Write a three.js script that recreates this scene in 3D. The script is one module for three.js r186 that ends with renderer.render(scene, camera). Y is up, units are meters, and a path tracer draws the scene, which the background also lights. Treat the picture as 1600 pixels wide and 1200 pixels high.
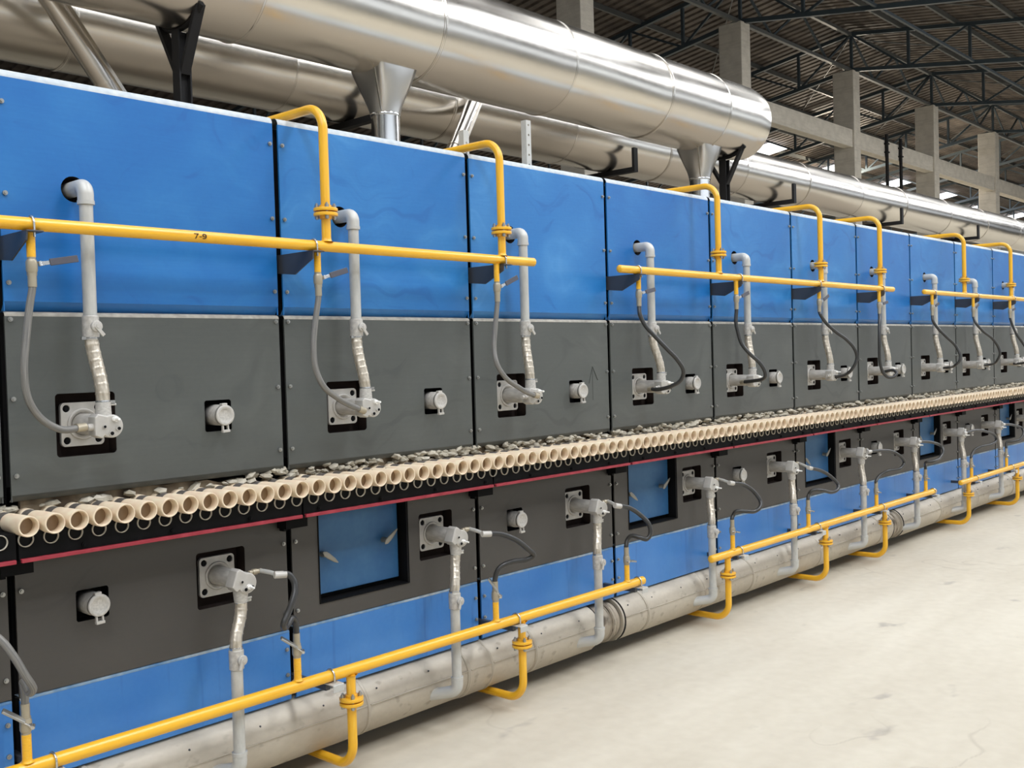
import * as THREE from 'three';
import { mergeGeometries } from 'three/addons/utils/BufferGeometryUtils.js';
import { RoundedBoxGeometry } from 'three/addons/geometries/RoundedBoxGeometry.js';
import { ImprovedNoise } from 'three/addons/math/ImprovedNoise.js';
import { RectAreaLightUniformsLib } from 'three/addons/lights/RectAreaLightUniformsLib.js';
import { TextGeometry } from 'three/addons/geometries/TextGeometry.js';
import { FontLoader } from 'three/addons/loaders/FontLoader.js';

// ---------------------------------------------------------------- camera, lights, exposure
const scene = new THREE.Scene();
scene.background = new THREE.Color(0x0b0b0c);
const camera = new THREE.PerspectiveCamera(2 * Math.atan(600 / 1600) * 180 / Math.PI, 4 / 3, 0.05, 200);
camera.position.set(-1.227, 1.55, 3.2035);
camera.quaternion.setFromRotationMatrix(new THREE.Matrix4().makeBasis(
  new THREE.Vector3(0.67634, -0.02857, 0.73604),
  new THREE.Vector3(0.03739, 0.99929, 0.00443),
  new THREE.Vector3(-0.73564, 0.02452, 0.67693)));
scene.add(camera);
const renderer = new THREE.WebGLRenderer({ antialias: true });
renderer.toneMapping = THREE.LinearToneMapping;
renderer.toneMappingExposure = 1.0;
renderer.shadowMap.enabled = true;
RectAreaLightUniformsLib.init();
const SKY = { color: 0xf4f8ff, front: 16.5, ridge: 5.5, over: 1.6, far: 80, band: 0.55 };   // daylight through the roof lights; over and band feed added, unseen lights
const roofY = z => 10.55 - 0.15 * Math.abs(z + 9.2);              // underside of the roof sheets, ridge on the column line
const roofLights = [[14, 7.2, 58, 0.55, SKY.ridge]];              // [x, z, length along x, length along z, brightness]
for (let i = -2; i < 6; i++) roofLights.push([3.9 + 6.1 * i, 4.6, 1.3, 5, SKY.front]);
for (let i = -2; i < 6; i++) roofLights.push([5.3 + 6.1 * i, -0.4, 4.6, 2.8, SKY.over]);  // unseen dim panels added to brighten the tops of the ducts
for (let i = 0; i < 6; i++) roofLights.push([34.8 + 6.15 * i, -16.55, 1.5, 1.6, SKY.far]);

// ---------------------------------------------------------------- helpers
let seed = 7;
const rnd = () => ((seed = (seed * 1664525 + 1013904223) % 4294967296) / 4294967296);
const rr = (a, b) => a + (b - a) * rnd();
const V = (x, y, z) => new THREE.Vector3(x, y, z);
const ORD = ['first', 'second', 'third', 'fourth', 'fifth', 'sixth', 'seventh', 'eighth', 'ninth', 'tenth', 'eleventh', 'twelfth'];
const used = {};
function numbered(n) { const k = used[n] = (used[n] ?? -1) + 1; return k ? n + '_' + String(k).padStart(3, '0') : n; }
function tag(o, label, category, group, kind) {
  if (label) o.userData.label = label;
  if (category) o.userData.category = category;
  if (group) o.userData.group = group;
  if (kind) o.userData.kind = kind;
  return o;
}
function thing(name, label, category, pos = [0, 0, 0], group) {
  const o = new THREE.Group(); o.name = numbered(name); o.position.set(...pos); scene.add(o);
  return tag(o, label, category, group);
}
function merged(gs) {
  gs = (Array.isArray(gs) ? gs : [gs]);
  if (gs.length === 1) return gs[0];
  return mergeGeometries(gs.map(g => { const q = g.index ? g.toNonIndexed() : g.clone(); for (const a of Object.keys(q.attributes)) if (!['position', 'normal', 'uv'].includes(a)) q.deleteAttribute(a); return q; }), false);
}
function mesh(name, gs, mat, parent) {
  const m = new THREE.Mesh(merged(gs), mat); m.name = name; m.castShadow = m.receiveShadow = true; parent.add(m); return m;
}
function struct(name, gs, mat, label) { const m = mesh(name, gs, mat, scene); m.userData.kind = 'structure'; if (label) m.userData.label = label; return m; }
function boxUV(g, s = 1) {            // texture coordinates in metres by the way each face points
  const q = g.index ? g.toNonIndexed() : g; const p = q.attributes.position, n = q.attributes.normal, uv = new Float32Array(p.count * 2);
  for (let i = 0; i < p.count; i++) {
    const ax = Math.abs(n.getX(i)), ay = Math.abs(n.getY(i)), az = Math.abs(n.getZ(i));
    let u, v;
    if (az >= ax && az >= ay) { u = p.getX(i); v = p.getY(i); } else if (ay >= ax) { u = p.getX(i); v = p.getZ(i); } else { u = p.getZ(i); v = p.getY(i); }
    uv[2 * i] = u * s; uv[2 * i + 1] = v * s;
  }
  q.setAttribute('uv', new THREE.BufferAttribute(uv, 2)); return q;
}
const mv = (g, x, y, z) => g.translate(x, y, z);
function box(x0, x1, y0, y1, z0, z1) { return mv(new THREE.BoxGeometry(x1 - x0, y1 - y0, z1 - z0), (x0 + x1) / 2, (y0 + y1) / 2, (z0 + z1) / 2); }
function rbox(x0, x1, y0, y1, z0, z1, r = 0.004, s = 2) { return mv(new RoundedBoxGeometry(x1 - x0, y1 - y0, z1 - z0, s, r), (x0 + x1) / 2, (y0 + y1) / 2, (z0 + z1) / 2); }
function cyl(r, h, axis, x, y, z, seg = 20, r2 = r, open = false) {   // centred at x, y, z; r at the low end of the axis, r2 at the high end
  const g = new THREE.CylinderGeometry(r2, r, h, seg, 1, open);
  if (axis === 'x') g.rotateZ(-Math.PI / 2); if (axis === 'z') g.rotateX(Math.PI / 2);
  return mv(g, x, y, z);
}
function lathe(pts, axis, x, y, z, seg = 24) {                         // pts [radius, along]
  const g = new THREE.LatheGeometry(pts.map(p => new THREE.Vector2(Math.max(p[0], 1e-4), p[1])), seg);
  if (axis === 'x') g.rotateZ(-Math.PI / 2); if (axis === 'z') g.rotateX(Math.PI / 2);
  return mv(g, x, y, z);
}
function bar(a, b, w, h) {                                              // square bar between two points
  const d = b.clone().sub(a), g = new THREE.BoxGeometry(w, h, d.length());
  g.applyMatrix4(new THREE.Matrix4().lookAt(a, b, Math.abs(d.y) > 0.95 * d.length() ? V(0, 0, 1) : V(0, 1, 0)));
  const c = a.clone().add(b).multiplyScalar(0.5); return mv(g, c.x, c.y, c.z);
}
function sweep(pts, rad, seg = 14, cap = true) {                        // round tube through points; rad is a number or f(index, angle)
  const R = typeof rad === 'number' ? () => rad : rad, n = pts.length, pos = [], uv = [], idx = [];
  let nrm = null, len = 0;
  for (let i = 0; i < n; i++) {
    const t = pts[Math.min(i + 1, n - 1)].clone().sub(pts[Math.max(i - 1, 0)]).normalize();
    if (!nrm) nrm = (Math.abs(t.y) > 0.9 ? V(0, 0, 1) : V(0, 1, 0));
    nrm = nrm.clone().sub(t.clone().multiplyScalar(nrm.dot(t))).normalize();
    const bn = t.clone().cross(nrm);
    if (i) len += pts[i].distanceTo(pts[i - 1]);
    for (let j = 0; j <= seg; j++) {
      const a = j / seg * Math.PI * 2, r = R(i, a);
      pos.push(pts[i].x + (nrm.x * Math.cos(a) + bn.x * Math.sin(a)) * r, pts[i].y + (nrm.y * Math.cos(a) + bn.y * Math.sin(a)) * r, pts[i].z + (nrm.z * Math.cos(a) + bn.z * Math.sin(a)) * r);
      uv.push(len, j / seg);
    }
  }
  for (let i = 0; i < n - 1; i++) for (let j = 0; j < seg; j++) { const a = i * (seg + 1) + j, b = a + seg + 1; idx.push(a, a + 1, b, b, a + 1, b + 1); }
  if (cap) for (const e of [0, n - 1]) {
    const c = pos.length / 3; pos.push(pts[e].x, pts[e].y, pts[e].z); uv.push(0, 0);
    const o = e * (seg + 1), s = pos.length / 3;
    for (let j = 0; j <= seg; j++) { pos.push(pos[3 * (o + j)], pos[3 * (o + j) + 1], pos[3 * (o + j) + 2]); uv.push(0, 0); }
    for (let j = 0; j < seg; j++) e ? idx.push(c, s + j, s + j + 1) : idx.push(c, s + j + 1, s + j);
  }
  const g = new THREE.BufferGeometry();
  g.setAttribute('position', new THREE.Float32BufferAttribute(pos, 3)); g.setAttribute('uv', new THREE.Float32BufferAttribute(uv, 2)); g.setIndex(idx); g.computeVertexNormals();
  // the first and the last vertex of every ring share a normal
  const nn = g.attributes.normal;
  for (let i = 0; i < n; i++) { const a = i * (seg + 1), b = a + seg; const m = V(nn.getX(a) + nn.getX(b), nn.getY(a) + nn.getY(b), nn.getZ(a) + nn.getZ(b)).normalize(); nn.setXYZ(a, m.x, m.y, m.z); nn.setXYZ(b, m.x, m.y, m.z); }
  return g;
}
function route(corners, bend, step = 7) {                                // straight runs with rounded bends
  const out = [corners[0].clone()];
  for (let i = 1; i < corners.length - 1; i++) {
    const p = corners[i], a = corners[i - 1].clone().sub(p), b = corners[i + 1].clone().sub(p), r = Math.min(bend, a.length() * 0.49, b.length() * 0.49);
    const q0 = p.clone().add(a.normalize().multiplyScalar(r)), q1 = p.clone().add(b.normalize().multiplyScalar(r));
    const k = 0.5523;
    const c = new THREE.CubicBezierCurve3(q0, q0.clone().lerp(p, k), q1.clone().lerp(p, k), q1);
    out.push(...c.getPoints(step));
  }
  out.push(corners[corners.length - 1].clone()); return out;
}
const spline = (pts, n) => new THREE.CatmullRomCurve3(pts, false, 'centripetal').getPoints(n);
function rrect(x0, x1, y0, y1, r, C = THREE.Shape) {
  const s = new C();
  s.moveTo(x0 + r, y0); s.lineTo(x1 - r, y0); s.absarc(x1 - r, y0 + r, r, -Math.PI / 2, 0, false); s.lineTo(x1, y1 - r); s.absarc(x1 - r, y1 - r, r, 0, Math.PI / 2, false);
  s.lineTo(x0 + r, y1); s.absarc(x0 + r, y1 - r, r, Math.PI / 2, Math.PI, false); s.lineTo(x0, y0 + r); s.absarc(x0 + r, y0 + r, r, Math.PI, Math.PI * 1.5, false);
  return s;
}
function sheet(shape, z0, z1, bevel = 0) {                               // plate in the xy plane between z0 and z1
  const g = new THREE.ExtrudeGeometry(shape, { depth: z1 - z0 - 2 * bevel, bevelEnabled: bevel > 0, bevelThickness: bevel, bevelSize: bevel, bevelOffset: -bevel, bevelSegments: 2, curveSegments: 10 });
  return mv(g, 0, 0, z0 + bevel);
}
function prism(zy, x0, x1, flip = false) {                               // thin bent strip: polyline of [z, y] drawn out along x, smooth normals, 3 mm thick
  const pos = [], idx = [], uv = []; const n = zy.length;
  for (const x of [x0, x1]) for (const [z, y] of zy) { pos.push(x, y, z); uv.push(x, y - z); }
  for (let i = 0; i < n - 1; i++) idx.push(i, i + 1, n + i, n + i, i + 1, n + i + 1);
  const g = new THREE.BufferGeometry(); g.setAttribute('position', new THREE.Float32BufferAttribute(pos, 3)); g.setAttribute('uv', new THREE.Float32BufferAttribute(uv, 2)); g.setIndex(idx); g.computeVertexNormals(); return g;
}
function arcPts(z, y, r, a0, a1, n) { const o = []; for (let i = 0; i <= n; i++) { const a = a0 + (a1 - a0) * i / n; o.push([z + Math.cos(a) * r, y + Math.sin(a) * r]); } return o; }

// ---------------------------------------------------------------- textures
const N = new ImprovedNoise();
function fbm(x, y, z, o = 4) { let s = 0, a = 0.5, f = 1; for (let i = 0; i < o; i++) { s += a * N.noise(x * f, y * f, z + i * 7.3); a *= 0.5; f *= 2.03; } return s; }
const clamp = v => v < 0 ? 0 : v > 1 ? 1 : v, smooth = (a, b, x) => { const t = clamp((x - a) / (b - a)); return t * t * (3 - 2 * t); };
function tex(w, h, f, srgb = true, wrap = THREE.MirroredRepeatWrapping) {
  const d = new Uint8Array(w * h * 4);
  for (let j = 0; j < h; j++) for (let i = 0; i < w; i++) { const c = f(i / w, j / h), o = 4 * (j * w + i); d[o] = 255 * clamp(c[0]); d[o + 1] = 255 * clamp(c[1]); d[o + 2] = 255 * clamp(c[2]); d[o + 3] = 255; }
  const t = new THREE.DataTexture(d, w, h); t.wrapS = t.wrapT = wrap; t.magFilter = THREE.LinearFilter; t.minFilter = THREE.LinearMipmapLinearFilter; t.generateMipmaps = true;
  if (srgb) t.colorSpace = THREE.SRGBColorSpace; t.needsUpdate = true; return t;
}
const mix = (a, b, t) => a.map((v, i) => v + (b[i] - v) * t);
const hex = h => [(h >> 16 & 255) / 255, (h >> 8 & 255) / 255, (h & 255) / 255];
const std = (o) => new THREE.MeshStandardMaterial(o), phys = (o) => new THREE.MeshPhysicalMaterial(o);
// wiped dusty paint: pale smears in sweeping arcs over an even coat of enamel
function smearTex(base, pale, dark, zoff, amt) {
  return tex(512, 512, (u, v) => {
    const wx = fbm(u * 2.2, v * 2.2, zoff, 3), wy = fbm(u * 2.2 + 9, v * 2.2, zoff + 3, 3);
    const arcs = fbm(u * 3 + wx * 1.6, (v + wy * 0.5) * 13, zoff + 5, 4);
    const patch = smooth(-0.25, 0.35, fbm(u * 2.6, v * 2.6, zoff + 11, 3));
    const grain = fbm(u * 60, v * 60, zoff + 2, 2), brush = fbm(u * 6, v * 150, zoff + 4, 2);
    let c = mix(base, pale, clamp(amt * ([0.2, 0.35, 0.45][zoff > 50 ? 2 : zoff > 20 ? 1 : 0] + patch * (0.35 + 0.9 * Math.max(0, arcs + 0.06))) + grain * 0.07 + brush * 0.09));
    c = mix(c, dark, clamp(0.5 * smooth(0.16, 0.42, -arcs) * (1 - patch * 0.5)));
    return c;
  });
}
const blueMaps = [11.2, 31.7, 57.9].map((z, i) => smearTex(hex(0x0860a8), hex(0x5a97cd), hex(0x065299), z, [0.46, 0.56, 0.6][i]));
const greyMaps = [3.2, 19.7, 44.9].map(z => smearTex(hex(0x4b4e4b), hex(0x6f716c), hex(0x414442), z, 0.42));
const lowGreyMaps = [5.1, 29.3].map(z => smearTex(hex(0x423f3b), hex(0x544f49), hex(0x3a3734), z, 0.35));
const lowBlueMaps = [8.8, 35.5].map(z => tex(512, 512, (u, v) => {
  const st = fbm(u * 30, v * 2.2, z, 3), p = fbm(u * 3, v * 3, z + 4, 3), g = fbm(u * 60, v * 60, z + 8, 2);
  let c = mix(hex(0x1f66b0), hex(0x5289c2), clamp(0.4 + p * 0.6 + g * 0.12));
  return mix(c, hex(0x174f92), clamp(smooth(0.15, 0.45, st) * 0.3));
}));
const M = {};
M.blue = blueMaps.map(m => phys({ map: m, roughness: 0.4, clearcoat: 0.2, clearcoatRoughness: 0.35, sheen: 0.5, sheenRoughness: 0.45, sheenColor: new THREE.Color(0.75, 0.8, 0.85) }));
M.grey = greyMaps.map(m => phys({ map: m, roughness: 0.45, clearcoat: 0.12, clearcoatRoughness: 0.4, sheen: 0.4, sheenRoughness: 0.45, sheenColor: new THREE.Color(0.7, 0.7, 0.66) }));
M.lowGrey = lowGreyMaps.map(m => std({ map: m, roughness: 0.5 }));
M.lowBlue = lowBlueMaps.map(m => phys({ map: m, roughness: 0.42, clearcoat: 0.2, clearcoatRoughness: 0.4 }));
M.edgeGlare = std({ map: tex(256, 256, (u, v) => mix(hex(0xa9b4bd), hex(0xc9cdcd), clamp(0.5 + fbm(u * 40, v * 40, 2, 3) + 0.6 * fbm(u * 5, v * 3, 9, 3)))), roughness: 0.5 });  // pale mottled tone standing in for sky reflection on the top bend
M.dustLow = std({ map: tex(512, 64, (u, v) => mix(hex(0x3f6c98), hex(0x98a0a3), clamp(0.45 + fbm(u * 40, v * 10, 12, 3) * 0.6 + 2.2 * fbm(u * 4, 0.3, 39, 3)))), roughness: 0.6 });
M.lid = std({ color: 0xa89d8c, roughness: 0.95 });
M.door = std({ map: tex(256, 256, (u, v) => mix(hex(0x1d5280), hex(0x3f6c93), clamp(0.45 + fbm(u * 5, v * 5, 52, 4) + 0.2 * fbm(u * 50, v * 50, 53, 2)))), roughness: 0.5 });
M.ledgeGlare = std({ map: tex(256, 256, (u, v) => mix(hex(0x8a867d), hex(0xb9b4a8), clamp(0.5 + fbm(u * 40, v * 40, 22, 3) + 0.8 * fbm(u * 5, v * 3, 29, 3)))), roughness: 0.6 });  // pale tone painted for the light caught by the grey panel bend
M.black = phys({ color: 0x0a0a0b, roughness: 0.75, specularIntensity: 0.35 });
M.frame = phys({ color: 0x1c1b1b, roughness: 0.7, specularIntensity: 0.6 });
M.recess = phys({ color: 0x2a211d, roughness: 0.9, specularIntensity: 0.4 });
M.yellow = phys({ map: tex(512, 256, (u, v) => { const d = smooth(0.1, 0.5, fbm(u * 9, v * 9, 4, 4)), g = fbm(u * 50, v * 50, 6, 2); return mix(mix(hex(0xecab0d), hex(0xf0c85c), clamp(0.25 + d * 0.4 + g * 0.2)), hex(0xd08e07), clamp(-fbm(u * 4, v * 12, 14, 3) * 0.8)); }), roughness: 0.35, clearcoat: 0.4, clearcoatRoughness: 0.25 });
M.cast = std({ map: tex(256, 256, (u, v) => mix(hex(0xa6a29b), hex(0xcfcbc3), clamp(0.55 + fbm(u * 14, v * 14, 3, 4) * 0.9))), roughness: 0.55, metalness: 0.25 });
M.galv = std({ map: tex(256, 256, (u, v) => mix(hex(0xb4b4af), hex(0xc8c7c1), clamp(0.55 + fbm(u * 9, v * 9, 13, 4) * 0.9))), roughness: 0.45, metalness: 0.2 });
M.chrome = std({ color: 0xc8c8c6, roughness: 0.25, metalness: 0.9 });
M.zinc = std({ color: 0xa9a9a5, roughness: 0.35, metalness: 0.8 });
M.latch = std({ color: 0x8d8a80, roughness: 0.45, metalness: 0.4 });
M.brass = std({ color: 0xaca28d, roughness: 0.45, metalness: 0.55 });
M.rubberDark = std({ map: tex(64, 256, (u, v) => mix(hex(0x232424), hex(0x4b4945), clamp(0.4 + fbm(u * 9, v * 40, 15, 3)))), roughness: 0.33 });
M.rubber = std({ map: tex(128, 512, (u, v) => mix(hex(0x50504d), hex(0x9c978f), clamp(0.45 + fbm(u * 9, v * 40, 5, 3)))), roughness: 0.42 });
M.foil = std({ map: tex(256, 256, (u, v) => mix(hex(0xa89d8b), hex(0xe0d7c7), clamp(0.5 + fbm(u * 30, v * 12, 8, 4) * 1.3))), roughness: 0.34, metalness: 0.5 });
M.lever = std({ color: 0x4b4a52, roughness: 0.4 });
M.red = std({ map: tex(256, 64, (u, v) => mix(hex(0x8c1f2d), hex(0xa83a46), clamp(0.4 + fbm(u * 20, v * 6, 3, 3) * 1.1))), roughness: 0.5 });
M.ceramic = std({ map: tex(256, 256, (u, v) => mix(hex(0xe6d9bd), hex(0xdcbda0), clamp(0.35 + fbm(u * 7, v * 7, 17, 3) * 0.9))), roughness: 0.75 });
M.ceramicIn = std({ color: 0x8b7358, roughness: 0.35 });
M.clamp = std({ color: 0x6a6560, roughness: 0.5, metalness: 0.3 });
M.ringTube = std({ color: 0xb9b2a3, roughness: 0.6 });
M.fibre = std({ map: tex(256, 256, (u, v) => mix(hex(0x8f8672), hex(0xd3ccbc), clamp(0.5 + fbm(u * 12, v * 12, 7, 4) * 1.2))), roughness: 0.95 });
M.board = std({ map: tex(512, 128, (u, v) => mix(hex(0x94866f), hex(0x40352a), clamp(0.35 + fbm(u * 14, v * 6, 17, 4) * 1.5))), roughness: 0.9 });
const cladMap = (z) => tex(512, 512, (u, v) => { const d = fbm(u * 3, v * 3, z, 4), g = fbm(u * 40, v * 40, z + 2, 2), s = smooth(0.2, 0.45, fbm(u * 16, v * 16, z + 9, 3)); return mix(mix(hex(0xaea494), hex(0xc8bfae), clamp(0.5 + d + g * 0.3)), hex(0x82786a), s * 0.4); });
M.clad = [2.2, 12.6].map(z => std({ map: cladMap(z), roughness: 0.55, metalness: 0.3 }));
M.bare = std({ map: tex(512, 512, (u, v) => { const s = smooth(0.02, 0.35, fbm(u * 9, v * 5, 61, 4)); return mix(hex(0xb0a594), hex(0x4d4439), s); }), roughness: 0.6, metalness: 0.3 });
const aluRough = tex(512, 512, (u, v) => { const a = 0.23 + 0.08 * fbm(u * 4, v * 3, 71, 3) + 0.06 * fbm(u * 2, v * 70, 72, 2); return [a, a, a]; }, false);
M.alu = [0xdad5cc, 0xd3cec6].map(c => std({ color: c, metalness: 1, roughness: 1, roughnessMap: aluRough }));
M.aluPlain = std({ color: 0xd2d0cc, metalness: 1, roughness: 0.3 });
M.aluBright = std({ color: 0xd8d8d6, metalness: 1, roughness: 0.16 });
M.concrete = std({ map: tex(512, 512, (u, v) => { const g = fbm(u * 50, v * 50, 4, 3), p = fbm(u * 4, v * 4, 3, 4), l = fbm(u * 3, v * 22, 8, 3); return mix(hex(0xb4ada0), hex(0xd6cfc1), clamp(0.5 + p * 0.7 + g * 0.3 + l * 0.4)); }), roughness: 0.9 });
M.roof = std({ map: tex(512, 512, (u, v) => { const s = fbm(u * 2.5, v * 12, 14, 4), g = fbm(u * 30, v * 30, 3, 3); return mix(hex(0x453d37), hex(0x6a6056), clamp(0.4 + s * 1.2 + g * 0.3)); }), roughness: 0.7 });
M.truss = std({ color: 0x39444a, roughness: 0.55 });
M.purlin = std({ color: 0x565856, roughness: 0.5 });
M.floor = std({ map: tex(1400, 1400, (u, v) => {
  const X = u * 10, Z = v * 10, p = fbm(X * 0.35, Z * 0.35, 4, 4), g = fbm(X * 16, Z * 16, 5, 3), sw = fbm(X * 0.8, Z * 3.4, 6, 4), wx = fbm(X * 1.3, Z * 1.3, 44, 3), wz = fbm(X * 1.3, Z * 1.3, 54, 3);
  const crack = Math.abs(fbm(X * 0.55 + wx * 0.9, Z * 0.55 + wz * 0.9, 90, 3)), cm = smooth(-0.02, 0.2, fbm(X * 0.6, Z * 0.6, 33, 2));
  let c = mix(hex(0xbcb29f), hex(0xd4ccba), clamp(0.5 + p * 0.9 + g * 0.35 + sw * 0.5));
  c = mix(c, hex(0x9b9080), 0.3 * cm * (1 - smooth(0.0, 0.012, crack)));
  c = mix(c, hex(0x978f85), 0.6 * smooth(0.3, 0.5, fbm(X * 3.1, Z * 5, 21, 4)));
  return c;
}), roughness: 0.8 });
M.wall = std({ color: 0x9a9b98, roughness: 0.95 });
M.lamp = std({ color: 0xfff3df, emissive: 0xfff0d8, emissiveIntensity: 6 });
M.addedDaylight = std({ color: 0xe8e2d4, emissive: SKY.color, emissiveIntensity: 0.9, roughness: 0.6 });  // glow of the added panels over the kiln
M.daylight = std({ color: 0xf4f6f8, emissive: SKY.color, emissiveIntensity: 2.5, roughness: 0.6 });
M.mark = std({ color: 0x4a3310, roughness: 0.8 });
M.pencil = std({ color: 0x4b4e4b, roughness: 0.9 });

// ---------------------------------------------------------------- the building
const HX0 = -14, HX1 = 72, HZ0 = -31, HZ1 = 13.5;
struct('floor', boxUV(box(HX0 - 0.3, HX1 + 0.3, -0.3, 0, HZ0 - 0.3, HZ1 + 0.3), 0.1), M.floor);
struct('wall_front', boxUV(box(HX0, HX1, 0, 8, HZ1, HZ1 + 0.3)), M.wall);
struct('wall_back', boxUV(box(HX0, HX1, 0, 8, HZ0 - 0.3, HZ0)), M.wall);
struct('wall_left', boxUV(box(HX0 - 0.3, HX0, 0, 11, HZ0, HZ1)), M.wall);
struct('wall_right', boxUV(box(HX1, HX1 + 0.3, 0, 11, HZ0, HZ1)), M.wall);
{ // profiled roof sheets, ribs running down the slope
  const gs = [];
  for (const [z0, z1] of [[-9.2, HZ1], [-9.2, HZ0]]) {
    const pos = [], idx = [], uv = []; let k = 0;
    for (let x = HX0; x < HX1; x += 0.3) {
      const prof = [[0, 0], [0.16, 0], [0.19, 0.045], [0.27, 0.045], [0.3, 0]];
      for (const [dx, dy] of prof) { pos.push(x + dx, roofY(z0) + dy, z0, x + dx, roofY(z1) + dy, z1); uv.push((x + dx) / 4, 0, (x + dx) / 4, Math.abs(z1 - z0) / 4); k += 2; }
      for (let i = 0; i < prof.length - 1; i++) { const a = k - prof.length * 2 + i * 2; idx.push(a, a + 2, a + 1, a + 1, a + 2, a + 3); }
    }
    const g = new THREE.BufferGeometry(); g.setAttribute('position', new THREE.Float32BufferAttribute(pos, 3)); g.setAttribute('uv', new THREE.Float32BufferAttribute(uv, 2)); g.setIndex(idx); g.computeVertexNormals(); gs.push(g.toNonIndexed());
    const s = new THREE.Shape([[z0, roofY(z0) + 0.05], [z1, roofY(z1) + 0.05], [z1, roofY(z1) + 0.12], [z0, roofY(z0) + 0.12]].map(p => new THREE.Vector2(...p)));
    const top = new THREE.ExtrudeGeometry(s, { depth: HX1 - HX0, bevelEnabled: false }); top.rotateY(-Math.PI / 2); top.applyMatrix4(new THREE.Matrix4().makeScale(1, 1, 1)); // shape x becomes z
    mv(top, HX1, 0, 0); gs.push(top);
  }
  gs.forEach(g => g.computeVertexNormals());
  const roof = struct('ceiling', gs, M.roof, 'dark profiled steel roof sheets over the hall');
  const pg = new THREE.BoxGeometry(HX1 - HX0, 0.13, 0.06);
  for (let i = -15; i <= 15; i++) {
    if (!i) continue; const z = -9.2 + 1.42 * i; if (z > HZ1 || z < HZ0) continue;
    const p = mesh('purlin', pg, M.purlin, roof); p.position.set((HX0 + HX1) / 2, roofY(z) - 0.08, z);
  }
}
for (const [x, z, lx, lz, nits] of roofLights) {                          // translucent roof sheets with daylight behind them; the dim ones are added
  const far = z < -9.2, sl = (far ? 1 : -1) * 0.15, y = roofY(z) - 0.165, w = struct('window', box(-lx / 2, lx / 2, -0.012, 0.012, -lz / 2, lz / 2), nits < 3 ? M.addedDaylight : M.daylight);
  w.name = numbered('window'); w.userData.label = far ? 'bright translucent roof light beyond the concrete columns' : z < 0 ? 'added dim roof light over the kiln, out of view' : 'translucent roof light above the aisle';
  w.position.set(x, y, z); w.rotation.x = Math.atan(-sl);
  const l = new THREE.RectAreaLight(SKY.color, nits, lx, lz); l.position.set(x, y - 0.03, z); l.lookAt(x, y - 1.03, z + sl); scene.add(l);
}
{ // unseen glowing band added in the front wall to light columns and ducts
  const w = struct('window', box(-14 + 1, 60, 3.6, 6.4, HZ1 - 0.02, HZ1 - 0.005), std({ color: 0xe8eef2, emissive: 0xe6f0ff, emissiveIntensity: 0.6, roughness: 0.6 }));
  w.name = numbered('window'); w.userData.label = 'added long wall light behind the aisle, out of view';
  for (let x = -13; x <= 60; x += 3) mesh('mullion', box(x - 0.04, x + 0.04, 3.6, 6.4, HZ1 - 0.08, HZ1 - 0.02), M.truss, w);
  const l = new THREE.RectAreaLight(0xe6f0ff, SKY.band, 72, 2.8); l.position.set(23.5, 5, HZ1 - 0.12); l.lookAt(23.5, 5, 0); scene.add(l);
}
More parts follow.
